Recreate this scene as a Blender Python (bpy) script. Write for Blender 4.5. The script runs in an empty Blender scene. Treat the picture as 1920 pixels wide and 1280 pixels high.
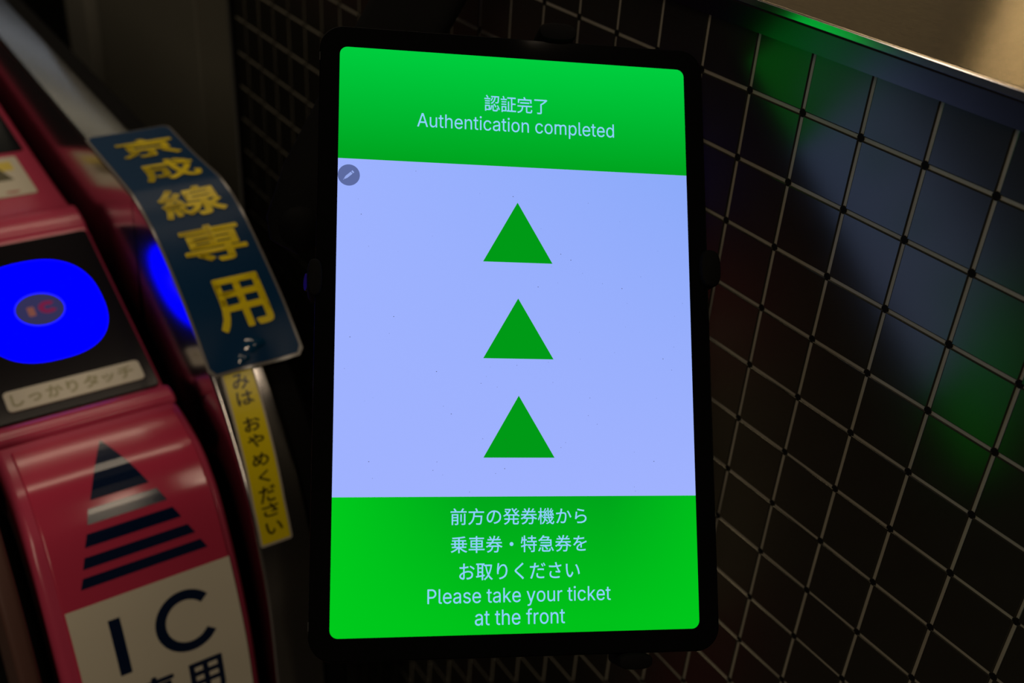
import bpy, bmesh, math, random
from mathutils import Vector, Matrix

random.seed(7)
S = bpy.context.scene
COL = S.collection

# ------------------------------------------------------------------ camera, world, lights, exposure
cam_d = bpy.data.cameras.new('camera')
cam = bpy.data.objects.new('camera', cam_d)
COL.objects.link(cam)
cx = Vector((.829460, -.554951, .063449))
cz = -Vector((.502182, .691169, -.519711))
cz.normalize()
cx = (cx - cz * cx.dot(cz)).normalized()
cy = cz.cross(cx)
cam.matrix_world = Matrix(((cx.x, cy.x, cz.x, 0), (cx.y, cy.y, cz.y, 0), (cx.z, cy.z, cz.z, 1.35), (0, 0, 0, 1)))
cam_d.sensor_width = 36
cam_d.lens = 2035 / 1920 * 36
cam_d.clip_start = .02
cam_d.dof.use_dof = True
cam_d.dof.focus_distance = .50
cam_d.dof.aperture_fstop = 7.4
S.camera = cam

S.view_settings.view_transform = 'Standard'
S.view_settings.look = 'None'
S.view_settings.gamma = 1
S.view_settings.use_curve_mapping = False
S.view_settings.exposure = 0

W = bpy.data.worlds.new('station_gloom')
S.world = W
W.use_nodes = True
W.node_tree.nodes['Background'].inputs[0].default_value = (1.0, .9, .75, 1)
W.node_tree.nodes['Background'].inputs[1].default_value = .012


def area(name, loc, target, size, size_y, power, color):
    l = bpy.data.lights.new(name, 'AREA')
    l.shape = 'RECTANGLE'
    l.size, l.size_y, l.energy, l.color = size, size_y, power, color
    o = bpy.data.objects.new(name, l)
    COL.objects.link(o)
    o.location = loc
    d = (Vector(target) - Vector(loc)).normalized()
    o.rotation_euler = d.to_track_quat('-Z', 'Y').to_euler()
    return o


# fluorescent fittings of the concourse ceiling, running across the passage, a lamp in the office behind the counter, and two added fill lights
WARM = (1, .80, .58)
area('overhead_light', (.70, 2.55, 2.9), (.70, 2.55, 0), 2.4, .28, 10.0, WARM)
area('overhead_light', (.70, 1.36, 2.9), (.70, 1.36, 0), 2.4, .16, 7.5, WARM)
area('overhead_light', (1.30, -.46, 2.9), (1.30, -.46, 0), 1.9, .15, 12.0, WARM)
area('overhead_light', (-1.9, -1.7, 2.9), (.2, .4, 1.0), .30, 2.6, 25, WARM)  # added fill that lifts the grout and the gate, no known fitting
area('overhead_light', (1.2, 5.8, 2.9), (1.2, 5.8, 0), 1.6, .30, 1.4, (1, .90, .62))
area('overhead_light', (1.4, 7.6, 2.9), (1.4, 7.6, 0), 1.8, .50, 2.2, (.78, .88, 1))
area('office_side_light', (4.2, 3.7, 2.45), (.45, .35, 1.23), 1.6, .9, .55, (1, .72, .36))  # added broad fill that brightens the worktop's reflection, no known source
area('office_side_light', (2.36, 1.28, 1.57), (.46, .29, 1.23), .26, .14, .50, (1, .70, .32))


# ------------------------------------------------------------------ helpers
def lin(r, g, b):
    f = lambda c: (c / 255 / 12.92) if c / 255 <= .04045 else ((c / 255 + .055) / 1.055) ** 2.4
    return (f(r), f(g), f(b), 1)


def mat(name, color, rough=.5, metal=0, spec=.5, noise=0, scale=40, coat=0, bump=0, stretch=None):
    m = bpy.data.materials.new(name)
    m.use_nodes = True
    nt = m.node_tree
    b = nt.nodes['Principled BSDF']
    c = tuple(color[:3]) + (1,)
    b.inputs['Base Color'].default_value = c
    b.inputs['Roughness'].default_value = rough
    b.inputs['Metallic'].default_value = metal
    b.inputs['Specular IOR Level'].default_value = spec
    b.inputs['Coat Weight'].default_value = coat
    b.inputs['Coat Roughness'].default_value = .06
    if noise or bump:
        tc = nt.nodes.new('ShaderNodeTexCoord')
        mp = nt.nodes.new('ShaderNodeMapping')
        nz = nt.nodes.new('ShaderNodeTexNoise')
        nz.inputs['Scale'].default_value = scale
        nz.inputs['Detail'].default_value = 5
        if stretch:
            mp.inputs['Scale'].default_value = stretch
        nt.links.new(tc.outputs['Object'], mp.inputs['Vector'])
        nt.links.new(mp.outputs['Vector'], nz.inputs['Vector'])
        if noise:
            mx = nt.nodes.new('ShaderNodeMix')
            mx.data_type = 'RGBA'
            mx.inputs[6].default_value = tuple(v * (1 - noise) for v in c[:3]) + (1,)
            mx.inputs[7].default_value = tuple(min(1, v * (1 + noise)) for v in c[:3]) + (1,)
            nt.links.new(nz.outputs['Fac'], mx.inputs[0])
            nt.links.new(mx.outputs[2], b.inputs['Base Color'])
        if bump:
            bp = nt.nodes.new('ShaderNodeBump')
            bp.inputs['Strength'].default_value = bump
            bp.inputs['Distance'].default_value = .001
            nt.links.new(nz.outputs['Fac'], bp.inputs['Height'])
            nt.links.new(bp.outputs['Normal'], b.inputs['Normal'])
    return m


def emit(name, color, strength=1):
    m = bpy.data.materials.new(name)
    m.use_nodes = True
    b = m.node_tree.nodes['Principled BSDF']
    b.inputs['Base Color'].default_value = (0, 0, 0, 1)
    b.inputs['Roughness'].default_value = .4
    b.inputs['Specular IOR Level'].default_value = 0
    b.inputs['Emission Color'].default_value = color
    b.inputs['Emission Strength'].default_value = strength
    return m


def link(name, bm, m, parent=None, smooth=False, angle=40):
    me = bpy.data.meshes.new(name)
    bmesh.ops.recalc_face_normals(bm, faces=bm.faces[:])
    bm.to_mesh(me)
    bm.free()
    me.materials.append(m)
    if smooth:
        me.polygons.foreach_set('use_smooth', [True] * len(me.polygons))
        me.set_sharp_from_angle(angle=math.radians(angle))
    o = bpy.data.objects.new(name, me)
    COL.objects.link(o)
    if parent is not None:
        o.parent = parent
    return o


def thing(name, label, cat, loc=(0, 0, 0), group=None):
    o = bpy.data.objects.new(name, None)
    COL.objects.link(o)
    o.empty_display_size = .05
    o.location = loc
    o['label'] = label
    o['category'] = cat
    if group:
        o['group'] = group
    return o


def tag(o, label, cat, group=None):
    o['label'] = label
    o['category'] = cat
    if group:
        o['group'] = group
    return o


def add_box(bm, lo, hi, bevel=0, seg=2, M=None):
    r = bmesh.ops.create_cube(bm, size=1)
    vs = r['verts']
    for v in vs:
        v.co = Vector([(lo[i] + hi[i]) / 2 + v.co[i] * (hi[i] - lo[i]) for i in range(3)])
    if bevel:
        es = list({e for v in vs for e in v.link_edges})
        rr = bmesh.ops.bevel(bm, geom=es, offset=bevel, segments=seg, affect='EDGES', profile=.5)
        vs = list({v for f in rr['faces'] for v in f.verts} | {v for v in vs if v.is_valid})
    if M is not None:
        bmesh.ops.transform(bm, matrix=M, verts=vs)
    return vs


def box(name, lo, hi, m, parent=None, bevel=.001, seg=2):
    bm = bmesh.new()
    add_box(bm, lo, hi, bevel, seg)
    return link(name, bm, m, parent, True, 12)


def rrect(x0, x1, y0, y1, r, n=6):
    pts = []
    for (px, py, a) in ((x1 - r, y0 + r, -90), (x1 - r, y1 - r, 0), (x0 + r, y1 - r, 90), (x0 + r, y0 + r, 180)):
        for k in range(n + 1):
            t = math.radians(a + 90 * k / n)
            pts.append((px + r * math.cos(t), py + r * math.sin(t)))
    return pts


def prism(bm, outline, z0, z1, bevel=0):
    """Outline in XY, raised from z0 to z1, the upper rim bevelled."""
    n = len(outline)
    cxm = sum(p[0] for p in outline) / n
    cym = sum(p[1] for p in outline) / n

    def inset(d):
        out = []
        for i in range(n):
            a, b, c = Vector(outline[i - 1]), Vector(outline[i]), Vector(outline[(i + 1) % n])
            t = ((b - a).normalized() + (c - b).normalized())
            if t.length < 1e-9:
                t = c - b
            t.normalize()
            out.append((b.x - t.y * d, b.y + t.x * d))
        return out
    rings = [(outline, z0)]
    if bevel:
        rings += [(outline, z1 - bevel), (inset(bevel * .3), z1 - bevel * .3), (inset(bevel), z1)]
    else:
        rings += [(outline, z1)]
    R = [[bm.verts.new((p[0], p[1], z)) for p in o] for o, z in rings]
    for a, b in zip(R, R[1:]):
        for i in range(n):
            bm.faces.new((a[i], a[(i + 1) % n], b[(i + 1) % n], b[i]))
    bm.faces.new(R[0][::-1])
    bm.faces.new(R[-1])
    return bm


def tube(bm, pts, rad, seg=12, cap=True):
    """Round bar through pts with a radius per point."""
    pts = [Vector(p) for p in pts]
    if not hasattr(rad, '__len__'):
        rad = [rad] * len(pts)
    rings = []
    up = None
    for i, p in enumerate(pts):
        d = (pts[min(i + 1, len(pts) - 1)] - pts[max(i - 1, 0)]).normalized()
        if up is None:
            up = d.orthogonal().normalized()
        up = (up - d * up.dot(d)).normalized()
        w = d.cross(up)
        rings.append([bm.verts.new(p + (up * math.cos(2 * math.pi * k / seg) + w * math.sin(2 * math.pi * k / seg)) * rad[i]) for k in range(seg)])
    for a, b in zip(rings, rings[1:]):
        for k in range(seg):
            bm.faces.new((a[k], a[(k + 1) % seg], b[(k + 1) % seg], b[k]))
    if cap:
        bm.faces.new(rings[0][::-1])
        bm.faces.new(rings[-1])
    return bm


class Profile:
    """Smooth curve in the Y-Z plane; at(s, h) is the point at arc length s, h proud of it."""

    def __init__(self, pts, sub=6, s0=0, flat=False):
        P = [Vector(p) for p in pts]
        out = []
        for i in range(len(P) - 1):
            a, b, c, d = P[max(i - 1, 0)], P[i], P[i + 1], P[min(i + 2, len(P) - 1)]
            for k in range(1 if flat else sub):
                t = k / sub
                out.append(.5 * ((2 * b) + (c - a) * t + (2 * a - 5 * b + 4 * c - d) * t * t + (3 * b - a - 3 * c + d) * t ** 3))
        out.append(P[-1])
        self.p = out
        self.s = [s0]
        for a, b in zip(out, out[1:]):
            self.s.append(self.s[-1] + (b - a).length)

    def norm_i(self, i):
        d = self.p[min(i + 1, len(self.p) - 1)] - self.p[max(i - 1, 0)]
        d.normalize()
        n = Vector((-d.y, d.x))
        return n if self.side > 0 else -n
    side = -1

    def at(self, s, h=0):
        s = min(max(s, self.s[0]), self.s[-1])
        i = 0
        while i < len(self.s) - 2 and self.s[i + 1] < s:
            i += 1
        t = (s - self.s[i]) / max(1e-9, self.s[i + 1] - self.s[i])
        q = self.p[i].lerp(self.p[i + 1], t)
        n = self.norm_i(i).lerp(self.norm_i(i + 1), t).normalized()
        return q + n * h

    def sweep(self, bm, section, s_from=None, s_to=None, caps=True):
        """Closed section of (x, h) carried along the curve."""
        s_from = self.s[0] if s_from is None else s_from
        s_to = self.s[-1] if s_to is None else s_to
        ss = [s_from] + [s for s in self.s if s_from + 1e-4 < s < s_to - 1e-4] + [s_to]
        rows = []
        for s in ss:
            row = []
            for x, h in section:
                q = self.at(s, h)
                row.append(bm.verts.new((x, q.x, q.y)))
            rows.append(row)
        n = len(section)
        for a, b in zip(rows, rows[1:]):
            for k in range(n):
                bm.faces.new((a[k], a[(k + 1) % n], b[(k + 1) % n], b[k]))
        if caps:
            bm.faces.new(rows[0])
            bm.faces.new(rows[-1][::-1])
        return bm

    def wrap(self, bm, h, yflip=1, step=.006):
        """Flat (x, y) mesh laid on the curve with s = yflip * y."""
        ys = [v.co.y for v in bm.verts]
        y = min(ys)
        while y < max(ys):
            bmesh.ops.bisect_plane(bm, geom=bm.verts[:] + bm.edges[:] + bm.faces[:], plane_co=(0, y, 0), plane_no=(0, 1, 0))
            y += step
        for v in bm.verts:
            q = self.at(v.co.y * yflip, h + v.co.z)
            v.co = Vector((v.co.x, q.x, q.y))
        return bm


def csec(x0, x1, r, depth, n=5):
    """Cross-section of a cover: rounded shoulders of radius r, sides going down by depth."""
    pts = [(x0, -depth)]
    for k in range(n + 1):
        t = math.radians(180 - 90 * k / n)
        pts.append((x0 + r + r * math.cos(t), -r + r * math.sin(t)))
    for k in range(n + 1):
        t = math.radians(90 - 90 * k / n)
        pts.append((x1 - r + r * math.cos(t), -r + r * math.sin(t)))
    pts.append((x1, -depth))
    return pts


def text_bm(body, boxes, weight=0, res=3, shear=0):
    """Flat lettering, its ink fitted to the box (x0, x1, y0, y1)."""
    cu = bpy.data.curves.new('lettering', 'FONT')
    cu.body = body
    cu.size = 1
    cu.offset = weight
    cu.resolution_u = res
    cu.fill_mode = 'FRONT'
    cu.shear = shear
    o = bpy.data.objects.new('lettering', cu)
    COL.objects.link(o)
    bpy.context.view_layer.update()
    dg = bpy.context.evaluated_depsgraph_get()
    me = bpy.data.meshes.new_from_object(o.evaluated_get(dg))
    bm = bmesh.new()
    bm.from_mesh(me)
    bpy.data.objects.remove(o)
    bpy.data.curves.remove(cu)
    bpy.data.meshes.remove(me)
    xs = [v.co.x for v in bm.verts]
    ys = [v.co.y for v in bm.verts]
    x0, x1, y0, y1 = boxes
    for v in bm.verts:
        v.co = Vector((x0 + (v.co.x - min(xs)) / (max(xs) - min(xs)) * (x1 - x0), y0 + (v.co.y - min(ys)) / (max(ys) - min(ys)) * (y1 - y0), 0))
    return bm


# outlines of the grotesque lettering on the screen: advance, points, triangles
GLYPHS = {
    'A': (480, '16,0 201,509 276,509 463,0 395,0 280,323 255,402 232,478 245,478 222,402 191,302 85,0 110,142 110,199 370,199 370,142', '15,13,12 2,5,3 6,5,2 9,6,1 9,8,6 15,14,13 8,7,6 2,1,6 10,9,1 5,4,3 0,11,10 1,0,10'),
    'P': (445, '60,0 125,0 125,509 60,509 125,453 235,453 235,509 125,509 125,187 235,187 235,243 125,243 235,509 235,453 269,448 289,501 289,501 269,448 299,433 337,478 337,478 299,433 323,410 376,443 376,443 323,410 339,380 400,398 400,398 339,380 344,348 409,348 409,348 344,348 339,316 400,298 400,298 339,316 323,286 376,253 376,253 323,286 299,263 337,218 337,218 299,263 269,248 289,195 289,195 269,248 235,243 235,187', '0,1,2 0,2,3 4,5,6 4,6,7 8,9,10 8,10,11 12,13,14 12,14,15 16,17,18 16,18,19 20,21,22 20,22,23 24,25,26 24,26,27 28,29,30 28,30,31 32,33,34 32,34,35 36,37,38 36,38,39 40,41,42 40,42,43 44,45,46 44,46,47 48,49,50 48,50,51'),
    'a': (389, '160,-9 137,-7 115,-3 94,5 76,15 60,29 48,45 38,63 32,84 30,108 32,128 36,146 43,161 53,174 64,184 78,193 92,200 108,206 125,211 143,214 161,217 178,220 234,227 247,229 257,231 265,235 271,240 274,246 276,255 276,257 275,272 272,285 267,297 260,307 251,315 240,322 227,327 212,330 196,331 178,330 163,327 149,322 137,316 127,309 118,301 110,292 104,283 100,274 41,291 51,313 64,331 79,346 95,358 114,368 133,375 153,380 173,383 194,384 208,384 223,382 239,379 255,375 271,369 286,360 300,350 312,336 322,320 330,301 335,278 337,251 337,0 277,0 277,52 272,52 267,43 260,34 252,25 242,16 229,8 215,1 199,-4 181,-7 170,45 192,47 211,51 228,59 242,68 254,80 263,93 270,108 274,122 276,138 276,190 272,187 267,184 259,182 251,180 241,178 231,176 210,173 175,168 161,166 147,163 134,159 122,153 112,147 103,139 97,130 93,118 92,105 93,93 96,82 102,72 109,64 119,57 130,52 142,48 156,46', '22,21,99 7,113,112 87,86,73 17,104,103 66,65,32 62,35,34 54,53,41 16,15,105 94,92,24 17,16,104 18,17,103 55,54,40 52,51,43 49,47,46 15,106,105 58,57,38 88,87,72 61,60,36 11,108,107 22,96,23 69,27,26 13,12,107 31,30,67 21,20,100 19,102,101 76,75,85 53,52,42 75,74,86 33,63,34 19,18,102 91,69,92 78,77,84 105,104,16 7,112,111 65,33,32 64,63,33 63,62,34 12,11,107 51,50,44 20,101,100 37,58,38 68,67,30 70,91,90 67,66,31 85,75,86 72,70,89 6,117,116 49,46,45 79,78,84 80,79,83 6,115,114 57,39,38 109,108,9 69,68,29 68,30,29 41,53,42 36,59,37 57,56,39 44,50,45 83,82,81 18,103,102 32,31,66 59,58,37 97,96,22 49,48,47 56,55,39 9,8,109 7,111,110 8,7,110 39,55,40 94,93,92 20,19,101 25,24,92 10,9,108 13,107,106 69,28,27 6,5,82 73,72,87 109,8,110 15,14,106 11,10,108 54,41,40 99,98,22 100,99,21 62,61,35 94,24,23 6,116,115 7,114,113 60,59,36 2,1,82 84,77,85 92,26,25 3,2,82 6,82,117 70,90,89 96,95,23 70,69,91 5,4,82 79,84,83 72,71,70 81,80,83 65,64,33 92,69,26 89,88,72 95,94,23 43,51,44 4,3,82 74,73,86 50,49,45 28,69,29 35,61,36 42,52,43 14,13,106 0,81,82 77,76,85 114,7,6 1,0,82 98,97,22'),
    'c': (396, '207,-8 174,-5 144,3 117,16 93,35 72,58 56,85 44,116 37,150 34,187 37,225 44,260 56,291 72,318 93,341 117,360 144,374 174,382 207,384 226,384 243,381 260,377 276,371 291,364 305,356 318,346 330,335 340,322 349,308 356,293 362,277 303,262 300,272 295,281 290,289 284,297 278,304 270,311 261,316 252,321 242,325 231,328 220,329 207,330 184,328 163,321 145,310 130,296 118,278 108,258 102,236 98,212 96,187 98,163 102,139 108,117 118,97 130,80 145,66 163,55 184,49 207,46 220,47 232,49 243,52 253,55 262,60 271,66 279,73 285,80 292,89 297,98 301,107 304,117 363,102 357,86 350,70 341,56 331,43 319,32 306,21 292,12 277,5 261,-1 244,-5 226,-7', '53,8,54 43,17,44 29,28,32 27,26,34 1,61,60 20,19,41 34,26,35 79,78,69 82,81,66 78,77,70 33,32,28 75,74,73 77,76,71 18,43,42 45,15,46 77,71,70 7,55,54 31,30,29 9,8,53 23,22,38 26,25,35 49,48,12 32,31,29 64,63,84 6,5,56 25,24,36 16,15,45 14,13,47 7,6,55 80,79,68 0,85,62 23,38,37 82,66,65 3,59,58 33,27,34 68,79,69 80,68,67 83,65,64 21,20,40 10,51,50 75,73,72 44,16,45 40,39,21 85,84,63 19,18,42 24,23,37 84,83,64 4,3,58 17,16,44 41,19,42 18,17,43 2,1,60 25,36,35 83,82,65 9,53,52 81,80,67 15,14,46 13,12,48 46,14,47 49,11,50 76,75,72 66,81,67 85,63,62 12,11,49 1,0,61 5,57,56 8,7,54 11,10,50 10,9,51 72,71,76 78,70,69 51,9,52 36,24,37 61,0,62 2,60,59 22,21,39 41,40,20 48,47,13 28,27,33 38,22,39 4,58,57 3,2,59 5,4,57 56,55,6'),
    'd': (424, '195,-8 165,-6 137,3 111,16 89,34 70,57 55,84 43,116 36,151 34,189 36,227 43,261 55,293 70,320 89,342 112,361 137,374 165,382 196,384 218,383 237,379 253,373 267,364 278,355 287,346 295,336 301,327 306,319 311,319 311,509 372,509 372,0 313,0 313,59 307,59 301,50 295,41 287,31 277,21 266,12 252,4 236,-3 217,-7 205,47 226,49 246,55 263,65 278,78 290,95 299,115 306,138 310,162 312,189 310,216 306,241 300,263 290,282 278,299 263,312 246,322 227,328 205,330 182,328 162,322 145,311 130,298 118,281 108,261 102,239 98,215 96,189 98,163 102,139 109,117 118,97 130,80 145,66 162,55 182,49', '8,72,71 36,35,46 24,23,58 7,73,72 17,63,62 5,76,75 51,31,52 42,41,44 17,16,63 47,34,48 11,10,68 22,21,59 21,20,60 7,6,73 28,27,56 16,64,63 2,1,77 49,48,33 52,31,53 18,17,62 40,39,45 57,56,27 25,24,58 39,38,45 67,11,68 16,15,64 8,7,72 20,19,60 6,5,74 34,33,48 53,30,28 1,0,78 58,23,59 30,29,28 62,61,18 44,40,45 64,14,65 50,31,51 37,36,46 23,22,59 9,70,69 54,28,55 15,14,64 13,12,66 55,28,56 67,66,12 35,34,46 10,69,68 65,13,66 9,8,71 60,19,61 73,6,74 27,26,57 5,77,76 50,49,33 59,21,60 57,26,58 26,25,58 10,9,69 33,32,31 9,71,70 31,30,53 33,31,50 78,0,43 5,75,74 38,37,46 19,18,61 43,42,44 14,13,65 4,3,77 54,53,28 0,42,43 45,38,46 41,40,44 3,2,77 47,46,34 12,11,67 78,77,1 77,5,4'),
    'e': (404, '212,-8 177,-5 145,3 117,16 92,35 72,58 56,85 44,116 37,150 34,187 36,224 44,258 55,290 71,317 91,340 115,359 142,373 172,382 205,384 226,383 246,380 266,374 285,366 303,355 319,341 334,324 347,305 357,282 365,256 370,227 371,194 371,169 75,169 75,221 338,221 310,202 308,226 304,248 298,269 288,286 277,301 263,314 246,323 227,328 205,330 183,328 164,323 146,313 131,301 119,286 109,270 102,251 97,231 96,211 96,178 98,151 102,127 110,106 121,88 135,73 151,61 169,53 190,48 212,46 227,47 241,49 254,53 265,58 276,65 285,73 294,82 300,93 306,105 365,91 358,72 348,55 335,39 320,26 302,14 283,4 261,-3 237,-7', '15,48,47 19,18,44 12,11,51 55,7,56 51,50,12 11,10,52 4,3,59 20,19,43 14,13,49 13,12,50 79,67,66 8,55,54 81,65,64 78,77,68 41,22,42 39,25,40 36,35,33 3,60,59 65,80,66 16,47,46 17,16,46 40,23,41 30,29,36 16,15,47 9,54,53 18,17,45 58,4,59 75,71,70 21,20,42 2,1,61 10,53,52 17,46,45 5,4,58 79,78,67 27,26,38 68,67,78 37,36,28 26,39,38 1,0,62 26,25,39 44,43,19 31,30,36 8,7,55 6,5,57 77,69,68 15,14,48 72,71,74 76,75,70 25,24,40 0,81,64 74,73,72 80,79,66 13,50,49 24,23,40 3,2,60 75,74,71 9,8,54 61,1,62 42,20,43 81,80,65 62,0,63 76,70,69 29,28,36 33,32,36 58,57,5 18,45,44 11,52,51 37,27,38 35,34,33 7,6,56 22,21,42 32,31,36 48,14,49 56,6,57 28,27,37 64,63,0 2,61,60 23,22,41 77,76,69 10,9,53'),
    'f': (254, '228,379 228,327 6,327 6,379 81,0 81,432 82,452 87,470 96,486 107,499 120,510 135,519 152,525 169,529 187,530 201,530 212,529 222,527 231,525 238,523 243,521 227,468 224,470 220,471 215,472 209,473 202,474 195,474 178,472 164,468 154,460 147,449 143,435 142,419 142,0', '8,7,31 31,6,32 29,10,30 10,9,30 27,14,28 9,8,30 17,16,25 29,28,12 32,5,33 23,22,19 19,18,23 7,6,31 6,5,32 13,12,28 20,19,22 26,15,27 16,15,26 23,18,24 15,14,27 4,34,33 11,10,29 25,16,26 1,0,3 12,11,29 5,4,33 18,17,24 24,17,25 14,13,28 22,21,20 30,8,31 1,3,2'),
    'h': (410, '114,227 114,0 53,0 53,509 114,509 114,287 102,287 116,319 132,344 152,362 175,374 200,382 227,384 252,383 275,377 295,369 313,356 328,340 341,321 350,298 355,271 357,240 357,0 296,0 296,235 293,263 286,286 273,304 256,318 235,326 210,329 192,328 176,324 161,317 147,308 136,297 126,283 119,266 115,248', '16,15,27 13,12,29 15,14,28 29,12,30 15,28,27 0,38,6 21,20,25 18,17,26 6,38,37 24,23,22 30,11,31 19,18,26 17,16,27 11,10,31 7,6,35 8,7,34 7,35,34 17,27,26 21,25,24 4,3,6 22,21,24 14,13,28 13,29,28 6,5,4 6,37,36 9,8,33 2,1,0 9,33,32 6,36,35 32,31,10 12,11,30 2,0,6 25,19,26 3,2,6 10,9,32 20,19,25 8,34,33'),
    'i': (167, '84,443 73,444 63,448 54,455 47,463 43,472 41,483 43,494 47,504 54,512 63,518 73,522 84,524 95,522 105,518 114,512 121,504 125,494 126,483 125,472 121,463 114,455 105,448 95,444 53,0 53,379 114,379 114,0', '27,26,25 1,0,12 27,25,24 11,10,1 1,10,2 16,15,18 13,12,0 9,8,6 6,5,4 23,22,13 18,17,16 3,2,9 13,22,14 21,18,15 20,19,18 15,14,21 0,23,13 9,6,3 12,11,1 8,7,6 10,9,2 22,21,14 21,20,18 4,3,6'),
    'k': (381, '53,0 114,0 114,509 53,509 114,137 114,212 284,379 360,379 148,186 191,229 372,0 294,0', '0,1,2 0,2,3 4,5,6 4,6,7 8,9,10 8,10,11'),
    'l': (189, '139,-2 112,0 91,8 74,20 62,37 55,59 53,84 53,509 114,509 114,99 114,83 117,71 120,62 126,57 135,53 146,52 152,52 157,52 160,53 164,53 167,54 170,54 181,3 175,1 169,0 162,-1 154,-2 147,-2', '25,24,18 8,7,9 3,2,12 11,4,12 25,18,17 18,24,19 6,5,10 2,1,13 26,25,16 12,2,13 5,4,11 1,0,14 10,9,6 25,17,16 14,0,15 0,27,15 27,26,15 1,14,13 7,6,9 4,3,12 22,21,20 19,23,20 26,16,15 24,23,19 5,11,10 23,22,20'),
    'm': (610, '53,0 53,379 112,379 112,295 108,295 114,314 122,331 132,346 144,358 158,368 172,376 187,382 203,385 219,386 245,383 268,375 287,361 303,342 314,320 321,295 312,295 318,312 326,329 337,343 350,356 364,366 381,375 398,381 417,385 437,386 458,385 478,380 497,372 514,361 529,346 541,328 550,307 555,283 557,255 557,0 496,0 496,254 493,279 485,298 473,313 456,323 438,329 419,330 402,329 387,326 374,320 363,312 353,302 345,290 340,277 336,263 335,247 335,0 274,0 274,260 272,280 265,297 253,311 238,322 220,328 199,330 185,329 171,326 158,320 145,312 135,302 126,289 119,274 115,257 114,238 114,0', '10,9,18 62,52,51 2,69,68 31,30,34 34,28,22 60,59,55 41,37,42 21,20,18 66,65,2 11,10,18 32,31,34 16,15,14 44,43,34 45,44,34 34,33,32 38,37,41 2,68,67 49,48,2 28,27,22 2,1,71 6,5,2 18,17,13 24,23,22 1,72,71 14,13,17 27,26,22 13,12,18 20,19,18 1,73,72 62,61,52 37,36,42 36,43,42 58,57,56 46,45,34 64,49,2 46,34,47 18,9,22 65,64,2 39,38,41 8,7,2 0,75,74 1,74,73 62,51,50 5,4,2 64,63,49 1,0,74 36,35,43 2,71,70 59,56,55 25,24,22 9,8,2 61,53,52 22,21,18 29,28,34 30,29,34 63,50,49 63,62,50 35,34,43 61,60,53 17,16,14 12,11,18 26,25,22 48,47,2 40,39,41 34,22,9 9,2,34 60,54,53 34,2,47 2,70,69 59,58,56 4,3,2 7,6,2 2,67,66 60,55,54'),
    'n': (410, '114,227 114,0 53,0 53,379 112,379 112,287 102,287 116,319 132,344 152,362 175,374 200,382 227,384 252,383 275,377 295,369 313,356 328,340 341,321 350,298 355,271 357,240 357,0 296,0 296,235 293,263 286,286 273,304 256,318 235,326 210,329 192,328 176,324 161,317 147,308 136,297 126,283 119,266 115,248', '11,10,31 17,16,27 19,18,26 5,3,38 8,7,34 25,19,26 29,12,30 9,8,33 27,15,28 3,2,0 22,21,24 12,11,30 20,19,25 5,37,36 13,12,29 28,13,29 37,5,38 7,6,5 3,0,38 7,35,34 18,17,26 23,22,24 21,25,24 10,9,32 5,36,35 11,31,30 9,33,32 21,20,25 27,26,17 35,7,5 32,31,10 16,15,27 5,4,3 14,13,28 2,1,0 15,14,28 34,33,8'),
    'o': (415, '207,-8 174,-5 144,3 117,16 93,35 72,58 56,85 44,116 37,150 34,187 37,225 44,260 56,291 72,318 93,341 117,360 144,374 174,382 207,384 241,382 271,374 299,360 323,341 343,318 359,291 371,260 379,225 381,187 379,150 371,116 359,85 343,58 323,35 299,16 271,3 241,-5 207,46 231,49 252,55 270,66 285,80 298,97 307,117 314,139 318,163 319,187 318,212 314,236 307,258 298,278 285,296 270,310 252,321 231,328 207,330 184,328 163,321 145,310 130,296 118,278 108,258 102,236 98,212 96,187 98,163 102,139 108,117 118,97 130,80 145,66 163,55 184,49', '14,58,57 68,67,5 4,3,69 24,49,48 43,28,44 24,23,49 65,8,7 9,8,64 31,30,41 30,42,41 6,5,67 39,38,33 16,15,56 32,31,40 25,24,48 29,43,42 17,16,55 2,71,70 21,52,51 10,9,62 19,18,54 66,6,67 9,64,63 61,60,11 52,20,53 40,31,41 14,13,58 26,25,47 18,17,54 30,29,42 27,26,46 37,34,38 58,13,59 40,39,32 9,63,62 4,69,68 16,56,55 25,48,47 59,12,60 15,14,57 35,34,37 33,32,39 11,10,61 61,10,62 65,64,8 66,65,7 22,21,51 17,55,54 56,15,57 5,4,68 7,6,66 20,19,53 19,54,53 13,12,59 1,36,71 2,1,71 34,33,38 27,46,45 0,35,36 29,28,43 1,0,36 23,22,50 3,2,70 21,20,52 44,27,45 12,11,60 22,51,50 36,35,37 70,69,3 28,27,44 23,50,49 46,26,47'),
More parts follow.
